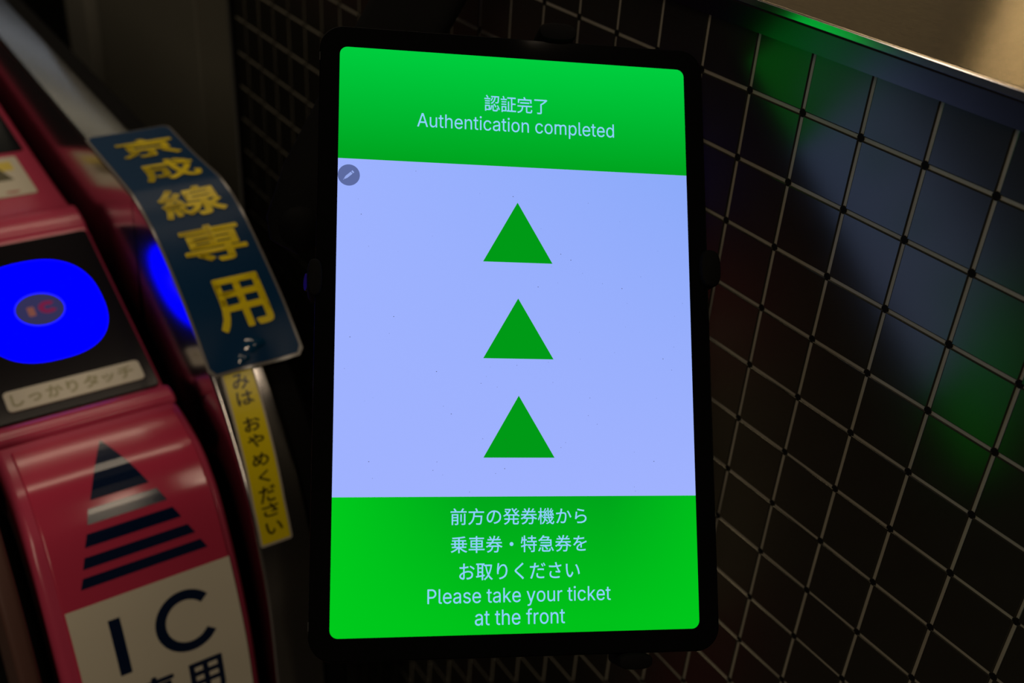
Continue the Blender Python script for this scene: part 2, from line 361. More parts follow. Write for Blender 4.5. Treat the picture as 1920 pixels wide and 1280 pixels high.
    'p': (424, '53,-143 53,379 112,379 112,319 118,319 123,327 130,336 137,346 147,355 158,364 171,373 188,379 207,383 229,384 259,382 287,374 313,361 335,342 354,320 370,293 381,261 388,227 390,189 388,151 381,116 370,84 355,57 336,34 313,16 288,3 260,-6 229,-8 208,-7 189,-3 173,4 159,12 147,21 138,31 130,41 124,50 118,59 114,59 114,-143 220,47 242,49 262,55 279,66 294,80 306,97 316,117 323,139 327,163 328,189 327,215 323,239 316,261 307,281 295,298 280,311 262,322 243,328 220,330 198,328 178,322 161,312 147,299 134,282 125,263 118,241 114,216 113,189 114,162 118,138 125,115 135,95 147,78 162,65 179,55 198,49', '20,19,55 51,22,52 41,40,74 38,37,76 39,76,75 28,27,46 3,2,1 6,5,64 24,23,50 3,68,67 5,65,64 77,34,78 29,46,45 8,64,63 31,30,44 27,26,47 3,1,68 3,67,66 1,0,71 23,22,51 10,63,62 40,75,74 61,12,62 78,32,43 7,6,64 10,9,63 39,38,76 45,44,30 54,20,55 32,31,43 41,73,72 18,57,56 58,57,17 1,70,69 4,3,66 36,77,76 13,12,61 31,44,43 29,28,46 27,47,46 21,20,54 40,39,75 16,15,58 21,54,53 60,13,61 11,10,62 56,55,19 35,34,77 15,14,59 58,15,59 17,16,58 48,47,26 14,13,60 59,14,60 19,18,56 30,29,45 5,4,65 33,32,78 0,42,41 0,41,71 8,7,64 12,11,62 1,71,70 4,66,65 49,24,50 18,17,57 41,72,71 22,21,53 26,25,48 36,35,77 52,22,53 9,8,63 50,23,51 1,69,68 25,24,49 34,33,78 41,74,73 37,36,76 48,25,49'),
    'r': (259, '53,0 53,379 112,379 112,321 115,321 124,339 137,354 152,367 171,377 191,383 213,385 229,384 243,384 243,322 241,323 230,324 223,325 215,326 207,326 190,324 174,321 159,315 146,306 135,296 126,284 119,269 115,254 114,237 114,0', '26,1,27 3,26,25 1,0,27 5,4,22 4,24,23 14,13,12 7,6,20 21,5,22 9,8,19 12,11,15 17,16,11 4,3,24 17,10,18 18,9,19 11,10,17 3,25,24 6,5,21 0,28,27 3,2,1 15,14,12 8,7,20 4,23,22 3,1,26 16,15,11 10,9,18 20,6,21 8,20,19'),
    's': (365, '182,-8 157,-7 133,-3 112,3 93,12 76,24 62,38 50,54 41,73 36,94 94,107 101,87 111,72 124,60 141,52 160,47 181,45 206,47 227,53 244,62 258,74 265,88 268,103 266,115 262,126 254,136 243,144 229,150 212,155 149,170 118,180 92,192 72,208 58,227 50,249 47,274 49,295 55,314 65,332 79,347 95,360 115,370 137,378 161,383 187,384 212,383 234,379 254,372 271,363 286,352 299,339 309,324 318,308 324,290 268,277 262,291 254,304 243,316 228,325 210,331 187,333 166,331 147,326 131,317 119,305 111,292 109,277 110,264 115,253 124,243 136,235 152,229 172,223 229,209 261,200 287,187 306,171 320,153 328,131 331,107 329,85 323,65 312,47 298,31 281,18 260,6 236,-2 210,-7', '35,34,67 81,80,21 78,77,23 67,33,68 31,30,70 40,64,63 42,41,62 84,20,19 4,3,13 34,33,67 82,81,21 10,9,8 80,79,22 38,37,65 47,46,58 40,39,64 14,2,15 43,42,61 61,60,43 1,0,16 6,5,12 20,82,21 0,87,16 75,74,26 70,30,71 32,31,69 50,49,56 30,29,71 38,65,64 45,44,60 49,48,57 27,26,74 6,12,11 41,40,63 56,49,57 83,82,20 74,73,27 86,18,17 46,45,59 8,7,11 1,16,15 28,27,73 65,36,66 7,6,11 67,66,35 73,72,28 13,12,5 58,46,59 71,29,72 29,28,72 44,43,60 42,62,61 48,58,57 11,10,8 33,32,68 36,35,66 48,47,58 31,70,69 52,51,55 56,55,51 51,50,56 39,38,64 54,53,52 23,77,24 17,16,87 45,60,59 32,69,68 63,62,41 76,25,24 84,83,20 37,36,65 79,78,23 77,76,24 86,85,18 3,2,14 21,80,22 75,26,25 19,18,85 13,3,14 87,86,17 5,4,13 2,1,15 55,54,52 76,75,25 85,84,19 23,22,79'),
    't': (227, '204,379 204,327 6,327 6,379 65,471 126,471 126,98 127,83 130,70 136,61 144,55 156,51 170,50 175,50 180,50 185,51 197,53 202,54 213,2 207,0 200,-2 192,-3 184,-3 176,-4 168,-4 138,-1 113,7 92,21 77,41 68,64 65,93', '29,28,8 26,25,10 21,15,14 23,13,12 19,18,16 22,14,13 25,24,11 13,23,22 21,20,15 29,8,7 10,9,26 22,21,14 4,30,6 24,12,11 30,7,6 11,10,25 1,0,3 1,3,2 16,15,20 8,28,9 27,26,9 12,24,23 28,27,9 20,19,16 30,29,7 6,5,4 18,17,16'),
    'u': (410, '182,-5 158,-3 135,2 115,11 97,23 82,39 69,59 60,82 54,109 53,139 53,379 114,379 114,144 116,117 124,94 137,75 154,61 175,53 200,50 218,51 234,55 249,62 263,71 274,83 283,97 290,113 295,132 296,153 296,379 357,379 357,0 298,0 298,92 307,92 294,60 277,35 257,17 234,5 209,-3', '18,38,19 36,35,21 12,11,10 8,7,13 30,29,27 34,23,22 1,0,17 3,16,15 33,25,24 9,13,12 33,32,31 7,6,14 31,30,33 33,30,27 38,37,19 36,21,20 2,1,16 37,36,20 33,24,23 5,15,14 33,26,25 37,20,19 10,9,12 35,34,22 0,38,18 1,17,16 29,28,27 34,33,23 3,2,16 9,8,13 17,0,18 35,22,21 27,26,33 4,3,15 5,4,15 13,7,14 6,5,14'),
    'y': (389, '47,-139 61,-86 83,-89 94,-90 104,-89 113,-86 122,-81 130,-74 138,-64 145,-51 151,-36 163,-1 17,379 84,379 173,132 180,109 199,42 206,21 184,21 209,110 216,132 224,155 305,379 371,379 204,-58 196,-77 187,-93 177,-107 165,-119 153,-128 139,-136 125,-141 109,-144 91,-145 82,-145 73,-144 65,-143 57,-142 52,-140', '36,35,2 21,23,22 19,20,15 20,21,24 0,38,1 32,31,4 38,37,1 2,1,36 24,11,20 28,27,7 25,24,9 30,6,5 30,29,6 26,25,9 35,34,2 14,15,11 24,9,10 15,20,11 16,17,18 28,7,6 27,26,8 37,36,1 34,33,3 7,27,8 21,23,24 26,9,8 31,30,5 12,14,11 31,5,4 3,32,4 33,32,3 13,14,12 29,28,6 3,2,34 24,10,11 18,19,15 15,16,18'),
}


def latin_bm(body, boxes):
    bm = bmesh.new()
    pen = 0
    for ch in body:
        if ch == ' ':
            pen += 188
            continue
        adv, vs, ts_ = GLYPHS[ch]
        V = [bm.verts.new(((pen + int(a)) / 1000, int(b) / 1000, 0)) for a, b in (p.split(',') for p in vs.split())]
        for t in ts_.split():
            try:
                bm.faces.new([V[int(k)] for k in t.split(',')])
            except ValueError:
                pass
        pen += adv
    xs = [v.co.x for v in bm.verts]
    ys = [v.co.y for v in bm.verts]
    x0, x1, y0, y1 = boxes
    for v in bm.verts:
        v.co = Vector((x0 + (v.co.x - min(xs)) / (max(xs) - min(xs)) * (x1 - x0), y0 + (v.co.y - min(ys)) / (max(ys) - min(ys)) * (y1 - y0), 0))
    return bm


def arc_c(x0, x1, y0, y1, th, a0=-36, a1=40, n=40):
    """A plain capital C: an open elliptical band of thickness th."""
    rx, ry = (x1 - x0) / 2 / ((1 + math.cos(math.radians(38))) / 2), (y1 - y0) / 2
    rx = (x1 - x0) / (1 + math.cos(math.radians(34)))
    cx_, cy_ = x0 + rx, (y0 + y1) / 2
    bm = bmesh.new()
    prev = None
    for k in range(n + 1):
        t = math.radians(a1 + (360 + a0 - a1) * k / n)
        a = bm.verts.new((cx_ + rx * math.cos(t), cy_ + ry * math.sin(t), 0))
        b = bm.verts.new((cx_ + (rx - th) * math.cos(t), cy_ + (ry - th) * math.sin(t), 0))
        if prev:
            bm.faces.new((prev[0], a, b, prev[1]))
        prev = (a, b)
    return bm


def bold_bm(body, boxes, r, res=3):
    """Heavy lettering: the thin outline laid down in a ring of small offsets."""
    x0, x1, y0, y1 = boxes
    base = text_bm(body, (x0 + r, x1 - r, y0 + r, y1 - r), 0, res)
    me = bpy.data.meshes.new('stroke')
    base.to_mesh(me)
    base.free()
    out = bmesh.new()
    for k in range(9):
        n0 = len(out.verts)
        out.from_mesh(me)
        out.verts.ensure_lookup_table()
        a = 2 * math.pi * k / 8
        d = Vector((r * math.cos(a), r * math.sin(a), 0)) if k < 8 else Vector((0, 0, 0))
        for v in out.verts[n0:]:
            v.co += d + Vector((0, 0, k * 2e-6))
    bpy.data.meshes.remove(me)
    return out


def merge(bms):
    out = bmesh.new()
    for b in bms:
        me = bpy.data.meshes.new('join')
        b.to_mesh(me)
        b.free()
        out.from_mesh(me)
        bpy.data.meshes.remove(me)
    return out


def poly(pts, z=0):
    bm = bmesh.new()
    bm.faces.new([bm.verts.new((p[0], p[1], z)) for p in pts])
    return bm


def ring_poly(outer, inner):
    bm = bmesh.new()
    a = [bm.verts.new((p[0], p[1], 0)) for p in outer]
    b = [bm.verts.new((p[0], p[1], 0)) for p in inner]
    n = len(a)
    for i in range(n):
        bm.faces.new((a[i], a[(i + 1) % n], b[(i + 1) % n], b[i]))
    return bm


# ------------------------------------------------------------------ materials
M_tile = mat('black_glazed_tile', (.012, .0115, .009), .24, spec=.80, noise=.25, scale=30)
for _m in (M_tile,):
    _m.node_tree.nodes['Principled BSDF'].inputs['Specular Tint'].default_value = (1, .96, .72, 1)
M_grout = mat('grey_grout', (.27, .255, .20), .85, noise=.2, scale=60)
M_dot = mat('dark_joint', (.007, .0065, .006), .9, spec=.05)
M_steel = mat('brushed_steel', (.48, .40, .28), .22, 1, noise=.05, scale=60, bump=.12, stretch=(30, 1, 30))
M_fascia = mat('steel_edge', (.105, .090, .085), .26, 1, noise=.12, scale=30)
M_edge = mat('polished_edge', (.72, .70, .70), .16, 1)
M_rail = mat('polished_steel', (.46, .44, .44), .17, 1, noise=.05, scale=30)
M_pink = mat('pink_plastic', (.50, .050, .110), .22, spec=.5, noise=.04, scale=20)
M_panel = mat('glossy_pink_sheet', (.50, .035, .085), .17, spec=.6)
M_black = mat('black_plastic', (.003, .003, .003), .45, spec=.25)
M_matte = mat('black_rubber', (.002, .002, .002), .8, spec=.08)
M_reader = mat('black_reader_glass', (.009, .0078, .010), .12, spec=.22)
M_navy = mat('navy_print', (.002, .010, .040), .16, spec=.6)
M_white = mat('white_label', (.66, .62, .50), .22)
M_plate = mat('ivory_plate', (.60, .57, .46), .35)
M_olive = mat('olive_print', (.33, .31, .17), .4)
M_blue = mat('blue_laminate', (.0005, .028, .085), .34, spec=.12, bump=.2, scale=35)
M_yellow = mat('yellow_print', (.74, .58, .002), .3, spec=.3)
M_clear = mat('laminate_edge', (.16, .15, .14), .2)
M_ystrip = mat('yellow_sticker', (.74, .60, .002), .3)
M_ink = mat('black_ink', (.006, .005, .003), .3)
M_tablet = mat('dark_aluminium', (.007, .007, .008), .3, 1)
M_bezel = mat('black_bezel_glass', (.002, .002, .002), .05, spec=.10)
M_door = mat('grey_painted_panel', (.125, .122, .096), .55, noise=.12, scale=4)
M_frame = mat('grey_door_frame', (.20, .195, .165), .45)
M_floor = mat('grey_floor', (.06, .057, .05), .5, noise=.3, scale=6)
M_dark = mat('dark_plaster', (.02, .02, .018), .8)
M_brown = mat('brown_guard_plastic', (.10, .045, .035), .5)
M_red = mat('red_flap_padding', (.30, .008, .012), .5)

# ------------------------------------------------------------------ the setting
WX = .3931                      # face of the grout; the tiles stand proud of it
P = .0349                       # tile pitch
Y0, Z0 = .3589, 1.1863          # one joint crossing
TOP = 1.2145
Y_END, Y_NEAR = 1.0475, -.35


def struct(name, bm, m, parent=None, smooth=False):
    o = link(name, bm, m, parent, smooth)
    if parent is None:
        o['kind'] = 'structure'
    return o


bm = bmesh.new()
add_box(bm, (-3.2, -6.0, -.05), (3.2, 9.0, 0))
struct('floor', bm, M_floor)
bm = bmesh.new()
add_box(bm, (WX, Y_NEAR, 0), (WX + .10, Y_END, TOP + .004))
wall = struct('wall_right', bm, M_grout)

ts = P - .0018
bm = bmesh.new()
add_box(bm, (-.0008, -ts / 2, -ts / 2), (.0008, ts / 2, ts / 2))
es = [e for e in bm.edges if all(v.co.x < 0 for v in e.verts)]
bmesh.ops.bevel(bm, geom=es, offset=.0006, segments=2, affect='EDGES', profile=.5)
tile_me = bpy.data.meshes.new('tile')
bm.to_mesh(tile_me)
bm.free()
tile_me.materials.append(M_tile)
tile_me.polygons.foreach_set('use_smooth', [True] * len(tile_me.polygons))
tile_me.set_sharp_from_angle(angle=math.radians(20))
camI = cam.matrix_world.inverted()


def pix(p):
    q = camI @ Vector(p)
    if q.z > -.02:
        return None
    return 960 + 2035 * q.x / -q.z, 640 - 2035 * q.y / -q.z, -q.z


def tile_seen(y, z):
    """Rough test of which tiles the photograph shows: in frame, not behind the tablet or the gate."""
    q = pix((WX, y, z))
    if q is None:
        return None
    x, v, d = q
    if not (-70 < v < 1350 and x < 1995 and x > 425):
        return None
    if 650 < x < 1285 and v > 120 and v < 1180:
        return None
    if x < 640 and v > 420:
        return None
    return d


cells = []
for c in range(-20, 21):
    for r in range(-32, 2):
        y = Y0 - (c + .5) * P
        z = Z0 + (r - .5) * P
        if not (Y_NEAR < y - P / 2 and y + P / 2 < Y_END + .01) or z - P / 2 < .0 or z - P / 2 > TOP:
            continue
        cells.append((tile_seen(y, z), y, z))
seen = sorted([c for c in cells if c[0] is not None])[:298]
rest = [c for c in cells if c not in seen]
for d, y, z in seen:
    o = bpy.data.objects.new('tile', tile_me)
    COL.objects.link(o)
    o.parent = wall
    o.location = (WX + .0001, y, z)
    o.rotation_euler = (0, random.gauss(0, .0022), random.gauss(0, .0022))
bm = bmesh.new()
for d, y, z in rest:
    add_box(bm, (WX - .0007, y - ts / 2, z - ts / 2), (WX + .0008, y + ts / 2, z + ts / 2))
field = link('tile_field', bm, M_tile, wall)
field['kind'] = 'stuff'
bm = bmesh.new()
for c in range(-19, 20):
    for r in range(-30, 2):
        y, z = Y0 - c * P, Z0 + r * P
        if y < Y_END and y > Y_NEAR and 0 < z < TOP:
            e = .0021
            vs = [bm.verts.new((WX - .0003, y + dy * e, z + dz * e)) for dy, dz in ((-.75, -.75), (0, -1), (.75, -.75), (1, 0), (.75, .75), (0, 1), (-.75, .75), (-1, 0))]
            bm.faces.new(vs)
dots = link('joint_dots', bm, M_dot, wall)
dots['kind'] = 'stuff'

# end of the tiled wall, dark recess, grey door panel beyond
box('trim_1', (WX - .003, Y_END, 0), (WX + .05, Y_END + .010, 1.2145), M_matte, None, .001)['kind'] = 'structure'
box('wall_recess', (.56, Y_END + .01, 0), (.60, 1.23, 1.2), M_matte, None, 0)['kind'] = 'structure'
d1 = box('door_1', (.41, 1.222, 0), (.45, 1.650, 1.2), M_door, None, .002)
d1['kind'] = 'structure'
box('door_frame', (.395, 1.655, 0), (.45, 1.78, 1.2), M_frame, d1, .004)
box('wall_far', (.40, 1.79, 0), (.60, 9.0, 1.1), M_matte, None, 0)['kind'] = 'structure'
box('wall_back', (-3.2, 9.0, 0), (3.2, 9.1, 3.2), M_dark, None, 0)['kind'] = 'structure'

# ------------------------------------------------------------------ ticket-office counter on the tiled wall
counter = thing('service_counter', 'brushed steel counter with rounded edge running along the top of the tiled wall', 'counter', (.62, .35, 1.2145))
CT = 1.2306


def off(o, root):
    o.parent = root
    o.matrix_parent_inverse = Matrix.Translation(-Vector(root.location))
    return o


def counter_piece(name, sec, m):
    bm = bmesh.new()
    ys = (Y_NEAR - .3, Y_END + .1)
    rows = [[bm.verts.new((x, y, z)) for x, z in sec] for y in ys]
    n = len(sec)
    for k in range(n):
        bm.faces.new((rows[0][k], rows[0][(k + 1) % n], rows[1][(k + 1) % n], rows[1][k]))
    bm.faces.new(rows[0])
    bm.faces.new(rows[1][::-1])
    return off(link(name, bm, m, None, True, 25), counter)


R_ = .0034
sec = [(1.0, TOP), (.3915, TOP), (.3885, TOP + .0010), (.3880, CT - R_)]
nose = [(.3885 + .0016 - .0016 * math.cos(math.radians(a)), CT - .0004 + .0004 * math.sin(math.radians(a))) for a in range(10, 91, 10)]
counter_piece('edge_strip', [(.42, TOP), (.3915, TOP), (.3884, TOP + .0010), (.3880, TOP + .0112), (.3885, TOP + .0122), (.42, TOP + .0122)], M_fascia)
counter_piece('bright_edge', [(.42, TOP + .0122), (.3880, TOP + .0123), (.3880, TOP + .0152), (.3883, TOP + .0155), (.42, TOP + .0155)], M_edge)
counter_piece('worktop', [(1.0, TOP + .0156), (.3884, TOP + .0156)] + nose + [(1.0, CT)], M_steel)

# ------------------------------------------------------------------ ticket gate
gate = thing('ticket_gate', 'pink ticket gate with glowing blue card reader and curved front', 'ticket gate', (.13, .9, 0))
XL, XR = .058, .188
FRONT = Profile([(.6743, .8785), (.6498, .8776), (.6234, .8725), (.6054, .8615), (.5885, .8440), (.5665, .8015), (.5497, .753), (.542, .7046), (.532, .632), (.522, .50), (.515, .30)])
FRONT.side = -1
RAIL = Profile([(1.75, 1.0), (1.3, 1.0), (.95, 1.0), (.80, 1.0), (.77, .9985), (.735, .990), (.70, .973), (.665, .950), (.63, .921), (.605, .896), (.582, .866), (.566, .835), (.555, .80), (.548, .76), (.544, .70), (.54, .6), (.535, .30)], s0=-.95)


def check_side(pr, s):
    # make "proud" point up or towards the front of the gate
    a, b = pr.at(s, 0), pr.at(s, .01)
    if (b.y - a.y) - (b.x - a.x) < 0:
        pr.side = -pr.side


for pr_, s_ in ((FRONT, .08), (RAIL, .05)):
    check_side(pr_, s_)

g = lambda o: off(o, gate)
# black core of the gate under the covers
bm = bmesh.new()
RAIL.sweep(bm, [(.050, -.150), (.050, -.24), (.199, -.24), (.199, -.150)])
g(link('core', bm, M_matte))
bm = bmesh.new()
RAIL.sweep(bm, [(.2405, -.006), (.2405, -.20), (.262, -.20), (.262, -.010), (.258, -.006)])
g(link('side_skirt', bm, M_matte, None, True))
bm = bmesh.new()
add_box(bm, (.03, .76, .0), (.262, 1.72, .82), .004)
g(link('lower_body', bm, M_black, None, True))

# curved pink front
bm = bmesh.new()
FRONT.sweep(bm, csec(XL, XR, .007, .045), .0015)
front = g(link('front_cover', bm, M_pink, None, True))
bm = bmesh.new()
FRONT.sweep(bm, [(.0690, -.002), (.0690, .0006), (.0696, .0012), (.0706, .0014), (.1802, .0014), (.1812, .0012), (.1818, .0006), (.1818, -.002)], .010)
sheet = g(link('front_sheet', bm, M_panel, None, True))


def on_front(name, bm, m, h=.0017, parent=sheet):
    FRONT.wrap(bm, h, -1)
    o = link(name, bm, m)
    o.parent = parent
    return o


F = lambda *pts: poly([(x, -s) for x, s in pts])
on_front('direction_arrow', F((.125, .0225), (.1435, .0684), (.1043, .0684)), M_navy)
for a, b, c_, d_, s0, s1 in ((.1012, .1470, .1512, .0978, .0738, .0836), (.0958, .1531, .1570, .0923, .0892, .0973), (.0904, .1596, .1633, .0876, .1035, .1108), (.0861, .1655, .1689, .0831, .1163, .1233)):
    on_front('arrow_stripe', F((a, s0), (b, s0), (c_, s1), (d_, s1)), M_navy)
on_front('white_label', F((.0700, .1348), (.1815, .1348), (.1815, .40), (.0700, .40)), M_white, .0017)
on_front('lettering', merge([F((.0940, .1494), (.1018, .1494), (.1018, .1911), (.0940, .1911)),
                             arc_c(.1220, .1625, -.1925, -.1470, .0072),
                             bold_bm('専', (.1000, .1280, -.2330, -.2015), .0008),
                             bold_bm('用', (.1345, .1622, -.2330, -.2030), .0008)]), M_navy, .0019)

# reader housing: lip, tilted black panel, ridge and ledge
HOUSE = Profile([(.6758, .8760), (.6775, .8800), (.683, .8822), (.693, .8818), (.7010, .8755), (.7078, .8735), (.76, .8902), (.80, .9029), (.84, .9155), (.880, .9282), (.890, .9335), (.905, .9365), (.920, .9360), (.930, .9300), (.95, .9275), (1.0, .9275), (1.05, .9290), (1.085, .9300), (1.2, .935), (1.45, .945)], sub=4)
check_side(HOUSE, .1)
bm = bmesh.new()
HOUSE.sweep(bm, csec(XL, XR, .003, .060))
house = g(link('reader_housing', bm, M_pink, None, True))
A, B = Vector((.7078, .8745)), Vector((.8785, .9285))
PLANE = Profile([A - (B - A) * .02, A + (B - A) * .3, A + (B - A) * .6, B + (B - A) * .02], sub=1, s0=-.02 * (B - A).length)
check_side(PLANE, .1)


def on_plane(name, bm, m, h, parent):
    PLANE.wrap(bm, h, 1, .5)
    o = link(name, bm, m)
    o.parent = parent
    return o


bm = bmesh.new()
prism(bm, rrect(.0655, .1850, -.0015, .1805, .004), -.004, .0016, .0005)
PLANE.wrap(bm, 0, 1, .5)
panel = g(link('reader_panel', bm, M_reader, None, True, 8))


def superell(cx_, cy_, a, b, n, k=64):
    out = []
    for i in range(k):
        t = 2 * math.pi * i / k
        c, s = math.cos(t), math.sin(t)
        out.append((cx_ + a * abs(c) ** (2 / n) * (1 if c > 0 else -1), cy_ + b * abs(s) ** (2 / n) * (1 if s > 0 else -1)))
    return out


RX, RS = .1263, .1010
M_ring = emit('blue_led_glow', (0, 0, 1, 1), 2.6)
on_plane('light_ring', ring_poly(superell(RX, RS, .0470, .0545, 2.5), superell(RX, RS, .0182, .0176, 2)), M_ring, .0019, panel)
on_plane('emblem_disc', poly(superell(RX, RS, .0182, .0176, 2)), emit('dim_lens', lin(50, 48, 84), 1), .0020, panel)
on_plane('emblem_mark', poly(rrect(RX - .0092, RX - .0040, RS - .0060, RS + .0040, .001, 3)), emit('orange_mark', lin(120, 72, 62), 1), .0022, panel)
on_plane('emblem_mark', arc_c(RX - .0010, RX + .0120, RS - .0062, RS + .0072, .0042), emit('red_mark', lin(110, 28, 62), 1), .0022, panel)
M_mk = mat('ring_marks', (.0, .004, .12), .8, spec=0)
for x, s, a in ((.1567, .1277, 0), (.149, .1199, 0), (.1498, .0809, 200), (.1579, .0739, 200), (.1035, .0812, 70), (.0957, .0734, 70), (.104, .1202, 110), (.0962, .1277, 110)):
    on_plane('ring_mark', poly([(x + .0022 * math.cos(math.radians(a + k)), s + .0022 * math.sin(math.radians(a + k))) for k in (0, 120, 240)]), M_mk, .0021, panel)
bm = bmesh.new()
prism(bm, rrect(.0790, .1772, .0072, .0268, .0035), .0012, .0026, .0003)
PLANE.wrap(bm, 0, 1, .5)
plate = link('touch_plate', bm, M_plate, None, True, 8)
plate.parent = panel
on_plane('plate_lettering', merge([bold_bm(ch, (x, x + w, s0, s1), .0004) for ch, x, w, s0, s1 in (('し', .0830, .0085, .0110, .0228), ('っ', .0950, .0090, .0120, .0195), ('か', .1075, .0115, .0112, .0230), ('り', .1220, .0080, .0112, .0230), ('タ', .1340, .0110, .0112, .0230), ('ッ', .1475, .0090, .0120, .0200), ('チ', .1595, .0115, .0112, .0230))]), M_olive, .0028, panel)


# picture sticker on the ledge and dark display behind it
def on_house_flat(name, bm, m, h, parent):
    for v in bm.verts:
        y = v.co.y
        zz = .9275 + max(0, (y - 1.0)) * .03
        v.co = Vector((v.co.x, y, zz + h + v.co.z))
    o = link(name, bm, m)
    o.parent = parent
    return o


stk = bmesh.new()
prism(stk, rrect(.098, .1705, .978, 1.066, .003), 0, .0012, .0002)
st = on_house_flat('picture_sticker', stk, M_white, 0, house)
on_house_flat('sticker_picture', poly([(.101, .998), (.163, .998), (.163, 1.055), (.101, 1.055)]), mat('yellow_picture', (.72, .58, .08), .35), .0014, house)
on_house_flat('sticker_photo', poly([(.104, 1.012), (.158, 1.012), (.150, 1.043), (.104, 1.043)]), mat('olive_grey_photo', (.11, .10, .045), .35), .0016, house)
on_house_flat('sticker_print', merge([poly(superell(x, .988, a, .0045, 2, 20)) for x, a in ((.151, .0065), (.133, .004), (.118, .004))]), mat('red_print', (.42, .06, .06), .4), .0014, house)
bm = bmesh.new()
prism(bm, rrect(.066, .1815, 1.078, 1.43, .004), 0, .0006, .0003)
for v in bm.verts:
    v.co.z += .9303 + (v.co.y - 1.085) * .0435
disp = g(link('display_window', bm, mat('black_display_glass', (.006, .006, .008), .12, spec=.5), None, True, 8))

# steel guard rails either side of the covers
bm = bmesh.new()
RAIL.sweep(bm, csec(.200, .240, .003, .115, 4))
g(link('guard_rail', bm, M_rail, None, True))
bm = bmesh.new()
RAIL.sweep(bm, csec(.0335, .0465, .004, .115, 4))
g(link('guard_rail', bm, M_brown, None, True))
# red padded flap low down in the passage
bm = bmesh.new()
add_box(bm, (.20, .705, .30), (.292, .735, .474), .010, 3)
g(link('gate_flap', bm, M_red, None, True))

# ------------------------------------------------------------------ blue laminated sign and yellow sticker on the rail
sign = thing('hanging_sign', 'blue laminated sign with yellow characters draped over the steel gate rail', 'sign', (.234, .72, .985))


def wave(s, x):
    e = max(0, (s - .150) / .040)
    return .0022 + .0010 * e * math.sin((x - .2) * 110 + s * 60) + .0011 * math.exp(-((x - .236) / .006) ** 2 - ((s - .181) / .007) ** 2) + .0010 * max(0, (x - .24) / .03) * math.sin(s * 45)


def sheet_bm(x0, x1, s0, s1, r, th, h):
    nx, ns = 22, 60
    bm = bmesh.new()
    grid = []
    for j in range(ns + 1):
        s = s0 + (s1 - s0) * j / ns
        d = max(0, r - min(s - s0, s1 - s))
        ins = r - math.sqrt(max(0, r * r - d * d))
        row = []
        for i in range(nx + 1):
            x = x0 + ins + (x1 - x0 - 2 * ins) * i / nx
            q = RAIL.at(s, wave(s, x) + h)
            row.append(bm.verts.new((x, q.x, q.y)))
        grid.append(row)
    for a, b in zip(grid, grid[1:]):
        for i in range(nx):
            bm.faces.new((a[i], a[i + 1], b[i + 1], b[i]))
    bmesh.ops.recalc_face_normals(bm, faces=bm.faces[:])
    r_ = bmesh.ops.solidify(bm, geom=bm.faces[:], thickness=th)
    return bm


so = lambda o: off(o, sign)
so(link('laminate', sheet_bm(.1992, .2700, -.1000, .1945, .004, .0004, 0), M_clear, None, True))
so(link('blue_sheet', sheet_bm(.2012, .2680, -.0975, .1922, .003, .0004, .0006), M_blue, None, True))


def on_rail(name, bm, m, fn, root, yflip=-1):
    ys = [v.co.y for v in bm.verts]
    y = min(ys)
    while y < max(ys):
        bmesh.ops.bisect_plane(bm, geom=bm.verts[:] + bm.edges[:] + bm.faces[:], plane_co=(0, y, 0), plane_no=(0, 1, 0))
        y += .005
    for v in bm.verts:
        s = yflip * v.co.y
        q = RAIL.at(s, fn(s, v.co.x))
        v.co = Vector((v.co.x, q.x, q.y))
    return off(link(name, bm, m), root)


for ch, x0, x1, s0, s1 in (('京', .2148, .2615, -.0755, -.0365), ('成', .2165, .2612, -.0255, .0145), ('線', .2135, .2605, .0300, .0655), ('専', .2140, .2612, .0755, .1095), ('用', .2182, .2580, .1235, .1656)):
    on_rail('character', bold_bm(ch, (x0, x1, -s1, -s0), .0009, 3), M_yellow, lambda s, x: wave(s, x) + .0014, sign)

M_gloss = mat('creased_laminate', (.002, .04, .10), .10, spec=1.0)
for cx_, cs_, ra, rb in ((.2365, .1785, .0085, .0052), (.2255, .1868, .0050, .0032)):
    bm = bmesh.new()
    rings = []
    for j in range(7):
        e = j / 6
        rings.append([bm.verts.new((cx_ + ra * (1 - e) * math.cos(t), -(cs_ + rb * (1 - e) * math.sin(t) * (1 + .3 * math.cos(3 * t))), .0016 * (1 - (1 - e) ** 2))) for t in [2 * math.pi * k / 18 for k in range(18)]])
    for a_, b_ in zip(rings, rings[1:-1]):
        for k in range(18):
            bm.faces.new((a_[k], a_[(k + 1) % 18], b_[(k + 1) % 18], b_[k]))
    bm.faces.new(rings[-2])
    bmesh.ops.delete(bm, geom=rings[-1], context='VERTS')
    for v in bm.verts:
        q = RAIL.at(-v.co.y, wave(-v.co.y, v.co.x) + .0010 + v.co.z)
        v.co = Vector((v.co.x, q.x, q.y))
    so(link('crease', bm, M_gloss, None, True, 60))

strip = thing('warning_sticker', 'narrow yellow sticker with black characters on the rail below the blue sign', 'sticker', (.215, .595, .87))


def sx(s):
    return -.0055 * min(1, max(0, (s - .19) / .10))


def strip_sheet(x0, x1, s0, s1, r, h):
    bm = bmesh.new()
    prism(bm, rrect(x0, x1, -s1, -s0, r, 3), 0, .0004, .0001)
    return bm


def on_strip(name, bm, m, h, root=strip):
    ys = [v.co.y for v in bm.verts]
    y = min(ys)
    while y < max(ys):
        bmesh.ops.bisect_plane(bm, geom=bm.verts[:] + bm.edges[:] + bm.faces[:], plane_co=(0, y, 0), plane_no=(0, 1, 0))
        y += .005
    for v in bm.verts:
        s = -v.co.y
        q = RAIL.at(s, h + v.co.z)
        v.co = Vector((v.co.x + sx(s), q.x, q.y))
    return off(link(name, bm, m), root)


